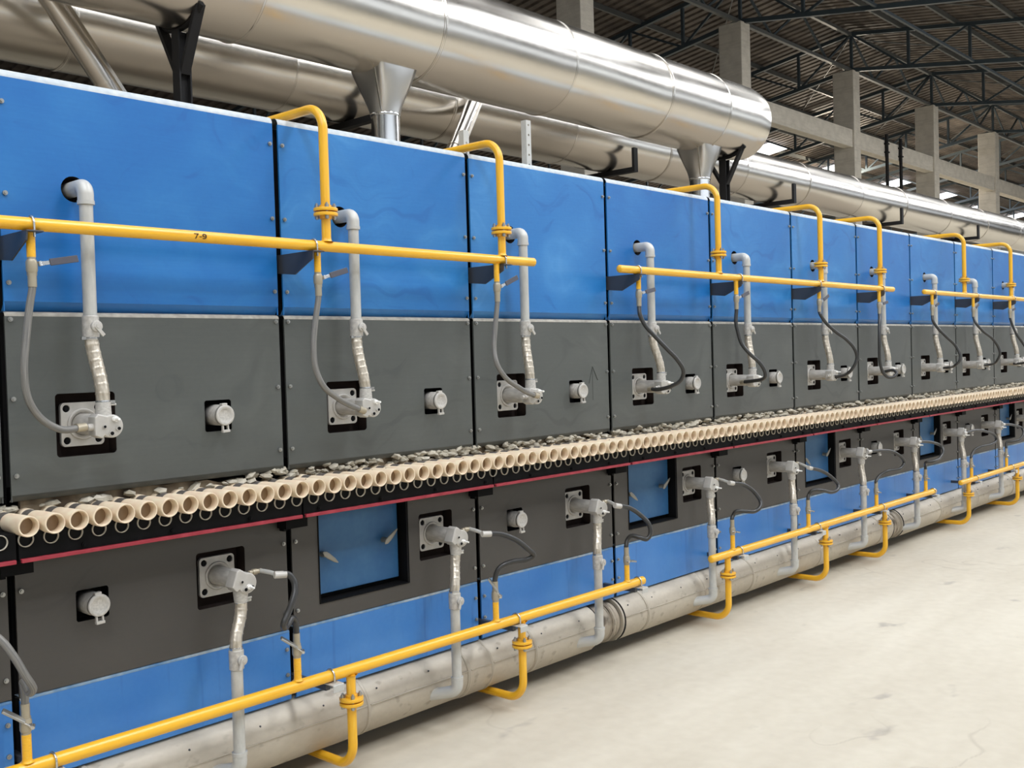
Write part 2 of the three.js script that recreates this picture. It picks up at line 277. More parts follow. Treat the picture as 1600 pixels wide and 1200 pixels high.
// concrete columns on the ridge line, with a tie beam between them
const colX = [14.35, 20.4, 26.5, 32.5, 38.5, 44.5, 50.5, 56.5, 62.5];
colX.forEach((x, i) => { const m = mesh('column', boxUV(rbox(x, x + 0.42, 0, 9.34, -9.68, -9.07, 0.02)), M.concrete, scene); m.name = numbered('column'); tag(m, 'tall grey concrete column carrying the roof truss', null, null, 'structure'); });
for (let i = 0; i < colX.length - 1; i++) { const m = mesh('tie_beam', boxUV(rbox(colX[i] + 0.42, colX[i + 1], 7.19, 7.68, -9.4, -9.12, 0.015)), M.concrete, scene); m.name = numbered('tie_beam'); tag(m, 'horizontal concrete tie beam between two columns', null, null, 'structure'); }
{ // roof trusses: both slopes fall away from the column line
  const proto = new THREE.Group(), y0 = 9.38;
  const low = z => y0 - 0.15 * Math.abs(z + 9.2), high = z => low(z) + 1.0;
  const member = (a, b, w, n = 'web_member') => mesh(n, bar(a, b, w, w), M.truss, proto);
  for (const s of [1, -1]) {
    const n = 13, dz = 1.6 * s, zs = []; for (let i = 0; i <= n; i++) zs.push(-9.2 + dz * i);
    member(V(0.2, low(zs[0]), zs[0]), V(0.2, low(zs[n]), zs[n]), 0.1, 'bottom_chord');
    member(V(0.2, high(zs[0]), zs[0]), V(0.2, high(zs[n]), zs[n]), 0.1, 'top_chord');
    for (let i = 0; i <= n; i++) {
      if (i || s > 0) member(V(0.2, low(zs[i]), zs[i]), V(0.2, high(zs[i]), zs[i]), 0.07, 'post');
      if (i < n) i % 2 ? member(V(0.2, low(zs[i]), zs[i]), V(0.2, high(zs[i + 1]), zs[i + 1]), 0.055) : member(V(0.2, high(zs[i]), zs[i]), V(0.2, low(zs[i + 1]), zs[i + 1]), 0.055);
    }
  }
  colX.forEach((x, i) => { const t = i ? proto.clone() : proto; t.name = numbered('roof_truss'); t.position.x = x; scene.add(t); tag(t, 'dark steel roof truss resting on a concrete column', null, null, 'structure'); });
  const br = new THREE.Group(); br.name = 'ridge_bracing'; scene.add(br); tag(br, 'dark steel bracing along the column line under the ridge', null, null, 'structure');
  for (let i = 0; i < colX.length - 1; i++) {
    const a = colX[i] + 0.2, b = colX[i + 1] + 0.2;
    mesh('rail', bar(V(a, 9.36, -9.2), V(b, 9.36, -9.2), 0.08, 0.08), M.purlin, br); mesh('rail', bar(V(a, 10.36, -9.2), V(b, 10.36, -9.2), 0.09, 0.09), M.purlin, br);
    for (let k = 0; k < 4; k++) mesh('diagonal', bar(V(a + (b - a) * k / 4, k % 2 ? 9.36 : 10.36, -9.2), V(a + (b - a) * (k + 1) / 4, k % 2 ? 10.36 : 9.36, -9.2), 0.05, 0.05), M.truss, br);
    for (const z of [-5.9, -12.4]) mesh('rail', bar(V(a, 9.4 - 0.15 * Math.abs(z + 9.2), z), V(b, 9.4 - 0.15 * Math.abs(z + 9.2), z), 0.06, 0.06), M.truss, br);
    for (const s of [1, -1]) mesh('brace', bar(V(a, 10.2, -9.2 + s * 0.1), V(b, 9.9, -9.2 + s * 4.6), 0.025, 0.025), M.purlin, br);
  }
}
[[0, 'high bay lamp with a glowing shade, left of the concrete column'], [1, 'high bay lamp with a glowing shade, just right of the concrete column']].forEach(([i, label]) => {
  const p = i ? [39.32, 8.62, -14.8] : [37.7, 8.32, -14.8];
  const t = thing('high_bay_lamp', label, 'lamp', p, 'high bay lamps beyond the columns');
  mesh('shade', lathe([[0.07, 0.3], [0.1, 0.24], [0.26, 0.06], [0.3, 0], [0.285, 0], [0.24, 0.06], [0.08, 0.23]], 'y', 0, 0, 0), M.zinc, t);
  mesh('bulb', lathe([[0, 0.2], [0.13, 0.14], [0.2, 0.04], [0.14, -0.06], [0, -0.1]], 'y', 0, 0, 0), M.lamp, t);
  mesh('hanger', cyl(0.015, roofY(p[2]) - p[1] - 0.3, 'y', 0, (roofY(p[2]) - p[1] + 0.3) / 2, 0, 8), M.truss, t);
  const l = new THREE.PointLight(0xfff0d8, 60); l.position.set(p[0], p[1] - 0.16, p[2]); l.castShadow = true; scene.add(l);
});
for (const [i, x] of [[0, 28.72], [1, 29.75]]) {
  const t = thing('conduit_drop', i ? 'right one of two thin dark vertical conduits fixed to the tie beam' : 'left one of two thin dark vertical conduits fixed to the tie beam', 'conduit', [x, 6.2, -9.07]);
  mesh('tube', cyl(0.05, 1.65, 'y', 0, 0.825, 0, 10), M.frame, t);
  mesh('clip', box(-0.08, 0.08, 1.1, 1.14, -0.06, 0.055), M.frame, t); mesh('clip', box(-0.08, 0.08, 1.35, 1.39, -0.06, 0.055), M.frame, t);
}

// ---------------------------------------------------------------- the kiln, one module per metre
const KMIN = -1, KMAX = 11;
const bay = k => k < 0 ? 'bay cut off at left' : `${ORD[k]} bay from the left`;
const boltG = merged([cyl(0.0075, 0.006, 'z', 0, 0, 0.004, 10), cyl(0.0045, 0.006, 'z', 0, 0, 0.009, 6)]);
const gapHalf = 0.0118;
const cutUp = k => (k % 2 ? 0.2925 : 0.25), cutLow = k => (k % 2 ? 0.748 : 0.7125);
const airX = [0.238, 1.288, 2.268, 3.273, 4.275, 5.305, 6.265, 7.305, 8.265, 9.3];
const geoCache = {};
function cached(key, f) { return geoCache[key] ??= f(); }
function sides(y0, y1, x0, x1) { return [box(x0, x0 + 0.003, y0, y1, -0.007, -0.0015), box(x1 - 0.003, x1, y0, y1, -0.007, -0.0015)].map(g => boxUV(g)); }
const holeBox = (x0, x1, y0, y1) => [box(x0, x1, y0, y1, -0.062, -0.06), box(x0 - 0.003, x0, y0, y1, -0.06, -0.0035), box(x1, x1 + 0.003, y0, y1, -0.06, -0.0035), box(x0, x1, y0 - 0.003, y0, -0.06, -0.0035), box(x0, x1, y1, y1 + 0.003, -0.06, -0.0035)];
for (let k = KMIN; k <= KMAX; k++) {
  const odd = Math.abs(k % 2) === 1, r = thing('kiln_module', `blue and dark grey kiln section, the ${bay(k)}`, 'kiln', [k, 0, 0], 'kiln wall sections in a row');
  const x0 = gapHalf, x1 = 1 - gapHalf, hx = (airX[k] ?? k + 0.28) - k, bx = cutUp(k < 0 ? 1 : k), lx = cutLow(k < 0 ? 1 : k), sx = (x) => x;
  // upper blue panel with the round air hole
  {
    const s = new THREE.Shape([[x0, 1.767], [x1, 1.767], [x1, 2.4425], [x0, 2.4425]].map(p => new THREE.Vector2(...p)));
    if (k >= 0) { const h = new THREE.Path(); h.absarc(hx, 2.124, 0.041, 0, Math.PI * 2, true); s.holes.push(h); }
    mesh('blue_panel', [sheet(s, -0.003, 0), prism([[-0.0005, 1.767], [-0.003, 1.7645], [-0.022, 1.738], [-0.04, 1.735]].reverse(), x0, x1), ...sides(1.737, 2.44, x0, x1)], M.blue[((k % 3) + 3) % 3], r);
    mesh('rounded_top_edge', [prism([...arcPts(-0.026, 2.4425, 0.026, 0, Math.PI / 2, 8), [-0.3, 2.4685]], x0, x1)], M.edgeGlare, r);  // sky reflection on this bend is put into its colour
    if (k >= 0) mesh('air_hole_liner', [cyl(0.0415, 0.05, 'z', hx, 2.124, -0.0285, 24, 0.0415, true), cyl(0.0415, 0.003, 'z', hx, 2.124, -0.054, 24)], M.recess, r);
  }
  // upper grey panel with the burner cut-out and the peephole cut-out
  {
    const s = new THREE.Shape([[x0, 1.179], [x1, 1.179], [x1, 1.722], [x0, 1.722]].map(p => new THREE.Vector2(...p)));
    const px = k % 2 ? 0.757 : 0.7125 + 0.01;
    s.holes.push(rrect(bx - 0.097, bx + 0.097, 1.2825, 1.4815, 0.012, THREE.Path), rrect(px - 0.053, px + 0.053, 1.325, 1.435, 0.009, THREE.Path));
    mesh('grey_panel', [sheet(s, -0.003, 0), prism([[-0.0005, 1.179], [-0.004, 1.172], [-0.018, 1.159], [-0.03, 1.158]].reverse(), x0, x1), ...sides(1.16, 1.722, x0, x1)], M.grey[((k % 3) + 3) % 3], r);
    mesh('dusty_lit_ledge', prism([...arcPts(-0.014, 1.722, 0.0145, 0, Math.PI / 2, 6), [-0.04, 1.7365]], x0, x1), M.ledgeGlare, r);  // light on this upward bend is painted in as a pale tone
    mesh('burner_recess', holeBox(bx - 0.1, bx + 0.1, 1.28, 1.484), M.recess, r);
    mesh('peephole_recess', holeBox(px - 0.056, px + 0.056, 1.322, 1.438), M.black, r);
  }
  // lower grey panel: burner cut-out, and a peephole (even bays) or a blue inspection door (odd bays)
  {
    const s = new THREE.Shape([[x0, 0.567], [x1, 0.567], [x1, 1.0], [x0, 1.0]].map(p => new THREE.Vector2(...p)));
    s.holes.push(rrect(lx - 0.097, lx + 0.097, 0.71, 0.907, 0.012, THREE.Path));
    s.holes.push(odd ? rrect(0.135, 0.585, 0.635, 0.985, 0.002, THREE.Path) : rrect(0.194, 0.301, 0.757, 0.857, 0.009, THREE.Path));
    mesh('lower_grey_panel', [sheet(s, -0.003, 0), prism([[-0.0005, 0.567], [-0.012, 0.562], [-0.04, 0.56]].reverse(), x0, x1), ...sides(0.562, 1.0, x0, x1)], M.lowGrey[((k % 2) + 2) % 2], r);
    mesh('burner_recess', holeBox(lx - 0.1, lx + 0.1, 0.707, 0.91), M.recess, r);
    if (!odd) mesh('peephole_recess', holeBox(0.191, 0.304, 0.754, 0.86), M.black, r);
    else {
      mesh('door_frame', [box(0.132, 0.588, 0.632, 0.99, -0.075, -0.072), box(0.131, 0.1345, 0.632, 0.99, -0.072, 0.004), box(0.5855, 0.589, 0.632, 0.99, -0.072, 0.004), box(0.131, 0.589, 0.6315, 0.635, -0.072, 0.004)], M.black, r);
      const d = mesh('inspection_door', boxUV(rbox(0.148, 0.572, 0.655, 0.99, -0.068, -0.045, 0.003)), M.door, r);
      [[0.18, 0.812, -0.62], [0.49, 0.822, 0.66]].forEach(([hx2, hy, a]) => {
        const leaf = lathe([[0.003, -0.02], [0.0105, -0.008], [0.0115, 0.01], [0.008, 0.045], [0.002, 0.066]], 'x', 0, 0, 0, 12); leaf.scale(1, 1, 0.4); leaf.rotateZ(a);
        mesh('latch_handle', [cyl(0.011, 0.03, 'z', hx2, hy, -0.031, 14), mv(leaf, hx2, hy, -0.011)], M.latch, d);
      });
    }
  }
  { // lower blue panel
    const s = new THREE.Shape([[x0, 0.305], [x1, 0.305], [x1, 0.5545], [x0, 0.5545]].map(p => new THREE.Vector2(...p)));
    mesh('lower_blue_panel', [sheet(s, -0.003, 0), prism([[-0.0005, 0.305], [-0.01, 0.299], [-0.04, 0.298]].reverse(), x0, x1), ...sides(0.303, 0.5545, x0, x1)], M.lowBlue[((k % 2) + 2) % 2], r);
    mesh('dusty_lit_ledge', prism([...arcPts(-0.012, 0.5545, 0.0125, 0, Math.PI / 2, 6), [-0.04, 0.567]], x0, x1), M.dustLow, r);
  }
  // steel carcass behind the panels, legs under it
  mesh('carcass', [box(0, 1, 1.2, 2.44, -2.3, -0.066), box(0, 1, 0.33, 1.0, -2.3, -0.078), ], M.frame, r);
  mesh('joint_strip', [box(0, 0.02, 0.31, 2.44, -0.075, -0.06), box(0.98, 1, 0.31, 2.44, -0.075, -0.06)].slice(0, 1), M.black, r); mesh('joint_strip', box(0.98, 1, 0.31, 2.44, -0.075, -0.06), M.black, r);
  mesh('leg', [box(0.01, 0.07, 0, 0.33, -0.36, -0.3), box(0.01, 0.07, 0, 0.33, -2.2, -2.14)], M.frame, r);
  mesh('insulation_lid', box(0, 1, 2.435, 2.45, -2.3, -0.32), M.lid, r);
  mesh('insulation_board', boxUV(jag(0.05, 0.84, 1.04, 1.162, -0.052, -0.036)), M.board, r);
  for (const y of [2.366, 2.092, 1.823, 1.7125, 1.4715, 1.2385, 0.888, 0.628, 0.493, 0.398]) for (const x of [0.027, 0.973]) mesh('bolt', boltG, M.zinc, r).position.set(x, y, 0);
}
function jag(x0, x1, y0, y1, z0, z1) {                                       // board with a broken top edge
  const p = [new THREE.Vector2(x0, y0), new THREE.Vector2(x1, y0)]; const n = 16;
  for (let i = n; i >= 0; i--) { const t = i / n; p.push(new THREE.Vector2(x0 + (x1 - x0) * t, y1 - (t > 0.55 ? rr(0, 0.025) * (t - 0.45) * 2.5 : rr(0, 0.004)))); }
  return sheet(new THREE.Shape(p), z0, z1);
}
{ // arrow drawn on the third upper grey panel
  const r = scene.getObjectByName('kiln_module_003');
  const a = V(0.856, 1.5, 0.0006); const L = (x, y) => bar(a, V(x, y, 0.0006), 0.0045, 0.0008);
  mesh('drawn_arrow', [L(0.856, 1.33), L(0.826, 1.415), L(0.897, 1.43)], M.pencil, r);
}
{ // loose fibre wads packed above the rollers
  const gs = [];
  for (let i = 0; i < 1150; i++) {
    let x = -1 + 12.6 * Math.pow(rnd(), 0.9); if (x > 0.03 && x < 0.85 && rnd() < 0.75) x += 1.2;
    const s = rr(0.009, 0.026), g = new THREE.IcosahedronGeometry(1, 0);
    const p = g.attributes.position; const o = rr(0, 50);
    for (let j = 0; j < p.count; j++) { const f = 1 + 0.5 * N.noise(p.getX(j) * 1.7 + o, p.getY(j) * 1.7, p.getZ(j) * 1.7); p.setXYZ(j, p.getX(j) * f * s * rr(1.2, 1.25), p.getY(j) * f * s * 0.55, p.getZ(j) * f * s); }
    g.rotateY(rr(0, 6)); g.rotateZ(rr(-0.5, 0.5)); mv(g, x, 1.132 + rr(0, x < 0.85 ? 0.01 : 0.032), rr(-0.034, -0.004)); g.computeVertexNormals(); gs.push(boxUV(g));
  }
  tag(mesh('fibre_wadding', gs, M.fibre, scene), 'loose pale ceramic fibre wads packed into the slot above the rollers', 'wadding', null, 'stuff');
}

// ---------------------------------------------------------------- roller drive beam and rollers
const RX0 = 0.061, RP = 0.0731;
const ringG = lathe([[0.0198, 0], [0.0225, 0], [0.0225, 0.006], [0.0198, 0.006], [0.0198, 0]], 'z', 0, 0, 0, 28);
for (let k = KMIN; k <= KMAX; k++) {
  const a = k - 0.026, b = a + 0.992;
  const t = thing('roller_beam', `black roller drive beam with a red lower edge, under the ${bay(k)}`, 'beam', [a, 0, 0], 'roller drive beams in a row');
  mesh('channel', [box(0, 0.992, 1.004, 1.084, 0.02, 0.135), box(0, 0.992, 1.0, 1.006, -0.03, 0.138)], M.black, t);
  mesh('red_edge', boxUV(rbox(0.003, 0.988, 0.9975, 1.0095, 0.132, 0.147, 0.002)), M.red, t);
  mesh('mounting_bracket', [box(0.975, 1.07, 0.95, 1.0, 0.002, 0.06), box(0.985, 1.0, 0.938, 0.951, 0.002, 0.03)], M.black, t);
  for (let n = Math.ceil((a - RX0) / RP); RX0 + n * RP < b; n++) {
    mesh('ring', ringG, M.ringTube, t).position.set(RX0 + n * RP + 0.0055 - a, 1.0645, 0.135);
    if (n % 4 === 1) mesh('screw', boltG, M.black, t).position.set(RX0 + n * RP + 0.03 - a, 1.024, 0.135);
  }
}
{
  const sleeve = lathe([[0.0245, 0.13], [0.0252, 0.1795], [0.0292, 0.1815], [0.0306, 0.178], [0.0306, 0.15], [0.0298, 0.1], [0.0288, 0.055], [0.0284, 0.044], [0.0265, 0.038], [0, 0.038]], 'z', 0, 0, 0, 28);
  const tail = lathe([[0, -0.004], [0.0285, -0.004], [0.029, -0.05], [0, -0.05]], 'z', 0, 0, 0, 24);
  const band = lathe([[0.024, 0.041], [0.0275, 0.038], [0.0275, 0.019], [0.0262, 0.017], [0.0262, 0.014], [0.0275, 0.012], [0.0275, -0.006], [0.024, -0.008]], 'z', 0, 0, 0, 24);
  const bore = lathe([[0, 0.148], [0.0249, 0.146]], 'z', 0, 0, 0, 24);
  const hole = cyl(0.0026, 0.004, 'y', 0, 0.0296, 0.12, 10);
  const proto = {}, ORD14 = [...ORD, 'thirteenth', 'fourteenth', 'fifteenth'];
  for (let n = -1; RX0 + n * RP < 11; n++) {
    const x = RX0 + n * RP, k = Math.floor(x), j = n - Math.ceil((k - RX0) / RP), label = k < 0 ? 'cream ceramic roller end cut off at the left edge' : `cream ceramic roller end, ${ORD14[j]} from the left below the ${bay(k)}`;
    const pin = n === 2 || n === 4 || n === 13 || n === 17 || n === 21 || rnd() < 0.12, key = pin ? 'pin' : 'plain';
    let r;
    if (!proto[key]) {
      r = proto[key] = new THREE.Group(); scene.add(r);
      mesh('sleeve', sleeve, M.ceramic, r); mesh('shaft', tail, M.ceramic, r); mesh('clamp_band', band, M.clamp, r); mesh('bore', bore, M.ceramicIn, r);
      if (pin) mesh('pin_hole', hole, M.ceramicIn, r);
    } else { r = proto[key].clone(); scene.add(r); }
    r.name = numbered('ceramic_roller'); r.position.set(x, 1.106, rr(-0.004, 0.004)); r.rotation.z = rr(-0.9, 0.9) * (pin ? 1 : 3);
    tag(r, label, 'roller', 'ceramic roller ends in the long row');
  }
}

// ---------------------------------------------------------------- burners and peepholes
function headShape(s) { const h = new THREE.Shape(); h.absarc(0.012 * s, -0.004, 0.036, -2.3, 2.0, false); h.lineTo(-0.02 * s - 0.012, 0.036); h.lineTo(-0.042, 0.026); h.lineTo(-0.042, -0.03); h.lineTo(-0.02, -0.04); h.closePath(); return h; }
const BU = { // shared geometries, the burner's axis along z
  plate: (() => { const s = rrect(-0.07, 0.07, -0.07, 0.07, 0.014); const h = new THREE.Path(); h.absarc(0, 0, 0.04, 0, Math.PI * 2, true); s.holes.push(h); for (const a of [-0.051, 0.051]) for (const b of [-0.051, 0.051]) { const q = new THREE.Path(); q.absarc(a, b, 0.0115, 0, Math.PI * 2, true); s.holes.push(q); } return sheet(s, -0.04, -0.026, 0.002); })(),
  bolt: merged([cyl(0.0113, 0.01, 'z', 0, 0, -0.036, 16), cyl(0.007, 0.008, 'z', 0, 0, -0.031, 6)]),
  collar: lathe([[0.03, -0.045], [0.05, -0.038], [0.05, -0.022], [0.046, -0.018], [0.038, -0.026], [0.034, -0.03]], 'z', 0, 0, 0, 28),
  tube: lathe([[0, -0.05], [0.0335, -0.05], [0.0335, 0.09], [0.035, 0.092], [0.035, 0.102], [0, 0.102]], 'z', 0, 0, 0, 28),
  head: merged([sheet(headShape(1), 0.1, 0.15, 0.004), cyl(0.03, 0.05, 'z', -0.004, 0, 0.118, 20)]),
  face: merged([cyl(0.0075, 0.012, 'z', 0.028, -0.012, 0.151, 12), cyl(0.0085, 0.008, 'z', 0.008, -0.026, 0.151, 12), cyl(0.006, 0.006, 'z', -0.014, -0.004, 0.152, 10)]),
  ports: merged([cyl(0.0052, 0.004, 'z', 0.03, -0.012, 0.157, 12), cyl(0.0058, 0.004, 'z', 0.008, -0.026, 0.155, 12), cyl(0.0042, 0.004, 'z', -0.014, -0.004, 0.1545, 10)]),
  plug: merged([cyl(0.006, 0.03, 'z', 0.02, 0.018, 0.165, 12, 0.004), cyl(0.009, 0.012, 'z', 0.02, 0.018, 0.154, 6)]),
};
const BL = { plug: merged([cyl(0.0065, 0.034, 'z', 0.012, -0.02, 0.168, 12, 0.0035), cyl(0.009, 0.012, 'z', 0.012, -0.02, 0.154, 6)]) };
const dropX = [0.028, 1.046, 1.992, 3.036, 3.994, 5.04, 5.985, 7.0, 7.942, 8.93];
const upInlet = merged([cyl(0.025, 0.045, 'y', 0, 0.048, 0.118, 20, 0.0225), cyl(0.0035, 0.02, 'x', 0.028, 0.062, 0.125, 8)]);
const lowInlet = merged([cyl(0.0225, 0.05, 'y', 0, -0.05, 0.118, 20, 0.027), cyl(0.0035, 0.02, 'x', 0.028, -0.064, 0.125, 8)]);
function burner(x, y, low, label) {
  const t = thing('gas_burner', label, 'burner', [x, y, 0], low ? 'gas burners along the lower panels' : 'gas burners along the upper panels');
  mesh('flange_plate', BU.plate, M.cast, t);
  for (const a of [-0.051, 0.051]) for (const b of [-0.051, 0.051]) mesh('bolt', BU.bolt, M.black, t).position.set(a, b, 0);
  mesh('collar', BU.collar, M.cast, t); mesh('barrel', BU.tube, M.cast, t);
  const h = mesh('head', BU.head, M.cast, t);
  if (low) h.rotation.z = -0.35;
  mesh('port_boss', BU.face, M.cast, h); mesh('port', BU.ports, M.black, h);
  mesh('spark_plug', low ? BL.plug : BU.plug, std({ color: 0xf2f0ea, roughness: 0.25 }), t);
  mesh('air_inlet', low ? lowInlet : upInlet, M.cast, t);
  if (low) mesh('gas_fitting', [cyl(0.0085, 0.05, 'x', 0.055, 0.022, 0.128, 6), cyl(0.011, 0.018, 'x', 0.052, 0.022, 0.128, 6)], M.brass, t);
  else mesh('gas_fitting', [cyl(0.009, 0.04, 'x', -0.055, -0.004, 0.13, 6), cyl(0.012, 0.016, 'x', -0.05, -0.004, 0.13, 6)], M.cast, t);
}
for (let k = 0; k <= 9; k++) burner(k + cutUp(k), 1.3815, false, `pale cast gas burner on the upper grey panel, ${bay(k)}`);
for (let k = -1; k <= 9; k++) burner(k + cutLow(k < 0 ? 1 : k) - (k < 0 ? 0.03 : 0), 0.813, true, `pale cast gas burner on the lower grey panel, ${bay(k)}`);
const PH = {
  body: lathe([[0, -0.055], [0.037, -0.055], [0.037, 0.01], [0.0345, 0.03], [0.0345, 0.036], [0, 0.036]], 'z', 0, 0, 0, 26),
  cap: merged([lathe([[0, 0.044], [0.022, 0.044], [0.0245, 0.049], [0.0335, 0.049], [0.036, 0.046], [0.036, 0.036], [0, 0.036]], 'z', 0, 0, 0, 28)]),
  hinge: merged([rbox(-0.011, 0.011, 0.028, 0.042, 0.03, 0.047, 0.002)]),
  latch: merged([rbox(-0.013, -0.007, -0.056, -0.032, 0.034, 0.044, 0.0015), rbox(0.007, 0.013, -0.056, -0.032, 0.034, 0.044, 0.0015), rbox(-0.014, 0.014, -0.06, -0.051, 0.034, 0.048, 0.0015)]),
};
function peephole(x, y, label, group) {
  const t = thing('peephole_port', label, 'peephole', [x, y, 0], group);
  mesh('body', PH.body, M.cast, t); mesh('cap', PH.cap, M.cast, t); mesh('hinge', PH.hinge, M.cast, t); mesh('latch', PH.latch, M.cast, t); t.rotation.z = 0.05;
}
for (let k = 0; k <= 9; k++) peephole(k + (k % 2 ? 0.757 : 0.7225) - (k ? 0 : 0.0), 1.382, `round capped peephole on the upper grey panel, ${bay(k)}`, 'peepholes along the upper panels');
for (let k = 0; k <= 8; k += 2) peephole(k + 0.2475, 0.808, `round capped peephole on the lower grey panel, ${bay(k)}`, 'peepholes along the lower panels');

// ---------------------------------------------------------------- combustion air pipes
const ribbed = (pts, r) => sweep(pts, (i, a) => r + 0.0013 * Math.pow(Math.max(0, Math.cos(i * 0.785)), 4) + 0.0005 * Math.sin(a * 5 + i * 0.05), 24);
function valveParts(t, x, y, z, up) {
  const v = mesh('valve_body', [lathe([[0.0212, -0.034], [0.025, -0.032], [0.0255, 0.03], [0.0225, 0.034]], 'y', x, y, z, 22)], M.cast, t);
  const lv = new RoundedBoxGeometry(0.012, 0.04, 0.006, 2, 0.002); lv.rotateZ(up ? 0.7 : -0.3); mv(lv, x + (up ? 0.012 : -0.004), y + (up ? -0.014 : -0.012), z + 0.036);
  mesh('lever', [lathe([[0, 0.034], [0.016, 0.034], [0.018, 0.031], [0.018, 0.02]], 'z', x + 0.006, y, z, 18), cyl(0.006, 0.01, 'z', x + 0.006, y, z + 0.036, 10), lv], M.cast, v);
}
for (let k = 0; k <= 9; k++) {
  const X = airX[k], xb = k + cutUp(k), t = thing('air_pipe', `grey air pipe bent out of the upper panel, ${bay(k)}`, 'pipe', [X, 0, 0], 'air pipes along the upper panels');
  const zp = 0.08, D = rr(-0.006, 0.006);
  mesh('elbow', [sweep(route([V(0, 2.124, -0.05), V(0, 2.124, zp), V(0, 2.07, zp)], 0.045), 0.0245, 20), cyl(0.0262, 0.012, 'y', 0, 2.072, zp, 20)], M.galv, t);
  mesh('straight_pipe', cyl(0.0205, 0.4, 'y', 0, 1.885, zp, 22), M.galv, t);
  valveParts(t, 0, 1.688, zp, true);
  mesh('flexible_hose', ribbed(new THREE.CubicBezierCurve3(V(0, 1.66, zp), V(D, 1.58, zp), V(xb - X + D, 1.53, 0.118), V(xb - X, 1.45, 0.118)).getPoints(64), 0.0205), M.foil, t);
  mesh('hose_clamp', [lathe([[0.0205, -0.006], [0.0225, -0.006], [0.0225, 0.006], [0.0205, 0.006]], 'y', xb - X, 1.452, 0.118, 20), box(xb - X + 0.016, xb - X + 0.034, 1.447, 1.457, 0.12, 0.13)], M.chrome, t);
  mesh('hose_clamp', [lathe([[0.0205, -0.006], [0.0225, -0.006], [0.0225, 0.006], [0.0205, 0.006]], 'y', 0, 1.652, zp, 20), box(-0.034, -0.016, 1.647, 1.656, zp + 0.002, zp + 0.01)], M.chrome, t);
}
for (let k = 0; k <= 9; k++) {
  const xb = k + cutLow(k), X = xb - 0.045, t = thing('air_pipe', `grey air pipe rising before the lower blue panel, ${bay(k)}`, 'pipe', [X, 0, 0], 'air pipes along the lower panels');
  const zp = 0.15;
  mesh('elbow', [sweep(route([V(-0.055, 0.155, 0.045), V(0, 0.178, zp), V(0, 0.235, zp)], 0.04), 0.0245, 20), cyl(0.0262, 0.012, 'y', 0, 0.232, zp, 20)], M.galv, t);
  mesh('straight_pipe', cyl(0.0205, 0.3, 'y', 0, 0.375, zp, 22), M.galv, t);
  valveParts(t, 0, 0.555, zp, false);
  const s = k % 2 ? 0.012 : -0.004;
  mesh('flexible_hose', ribbed(new THREE.CubicBezierCurve3(V(0, 0.585, zp), V(s, 0.655, zp), V(xb - X - s, 0.675, 0.118), V(xb - X, 0.742, 0.118)).getPoints(48), 0.0205), M.foil, t);
  mesh('hose_clamp', [lathe([[0.0205, -0.006], [0.0225, -0.006], [0.0225, 0.006], [0.0205, 0.006]], 'y', xb - X, 0.742, 0.118, 20), box(xb - X + 0.016, xb - X + 0.034, 0.737, 0.747, 0.12, 0.13)], M.chrome, t);
  mesh('hose_clamp', lathe([[0.0205, -0.006], [0.0225, -0.006], [0.0225, 0.006], [0.0205, 0.006]], 'y', 0, 0.592, zp, 20), M.chrome, t);
}

// ---------------------------------------------------------------- yellow gas mains
const flangeDisc = (y) => [lathe([[0.018, -0.006], [0.043, -0.006], [0.0445, -0.0045], [0.0445, 0.0045], [0.043, 0.006], [0.018, 0.006]], 'y', 0, y, 0, 30)];
const flangeG = merged([...flangeDisc(0.0085), ...flangeDisc(-0.0085), cyl(0.0225, 0.05, 'y', 0, 0, 0, 20)]);
const fboltG = merged([cyl(0.0075, 0.012, 'y', 0, 0.02, 0, 6), cyl(0.0075, 0.011, 'y', 0, -0.02, 0, 6), cyl(0.0042, 0.06, 'y', 0, 0.002, 0, 8)]);
function flange(t, x, y, z) {
  const f = mesh('flange', flangeG, M.yellow, t); f.position.set(x, y, z);
  for (let i = 0; i < 4; i++) mesh('flange_bolt', fboltG, M.zinc, f).position.set(0.032 * Math.cos(i * Math.PI / 2 + 0.5), 0, 0.032 * Math.sin(i * Math.PI / 2 + 0.5));
}
function mainPipe(xa, xb, y, z, r, t) {
  const e = 0.008;
  mesh('main_pipe', lathe([[0, 0], [r - e, 0.0015], [r, e], ...Array.from({ length: Math.ceil((xb - xa) / 0.25) - 1 }, (_, i) => [r, (i + 1) * 0.25 < xb - xa - e ? (i + 1) * 0.25 : xb - xa - e]), [r, xb - xa - e], [r - e, xb - xa - 0.0015], [0, xb - xa]], 'x', xa, y, z, 24), M.yellow, t);
}
const fillet = (r0, r1, h) => Array.from({ length: 6 }, (_, i) => { const a = i / 5 * Math.PI / 2; return [r1 + (1 - Math.sin(a)) * r0, h * (1 - Math.cos(a))]; });
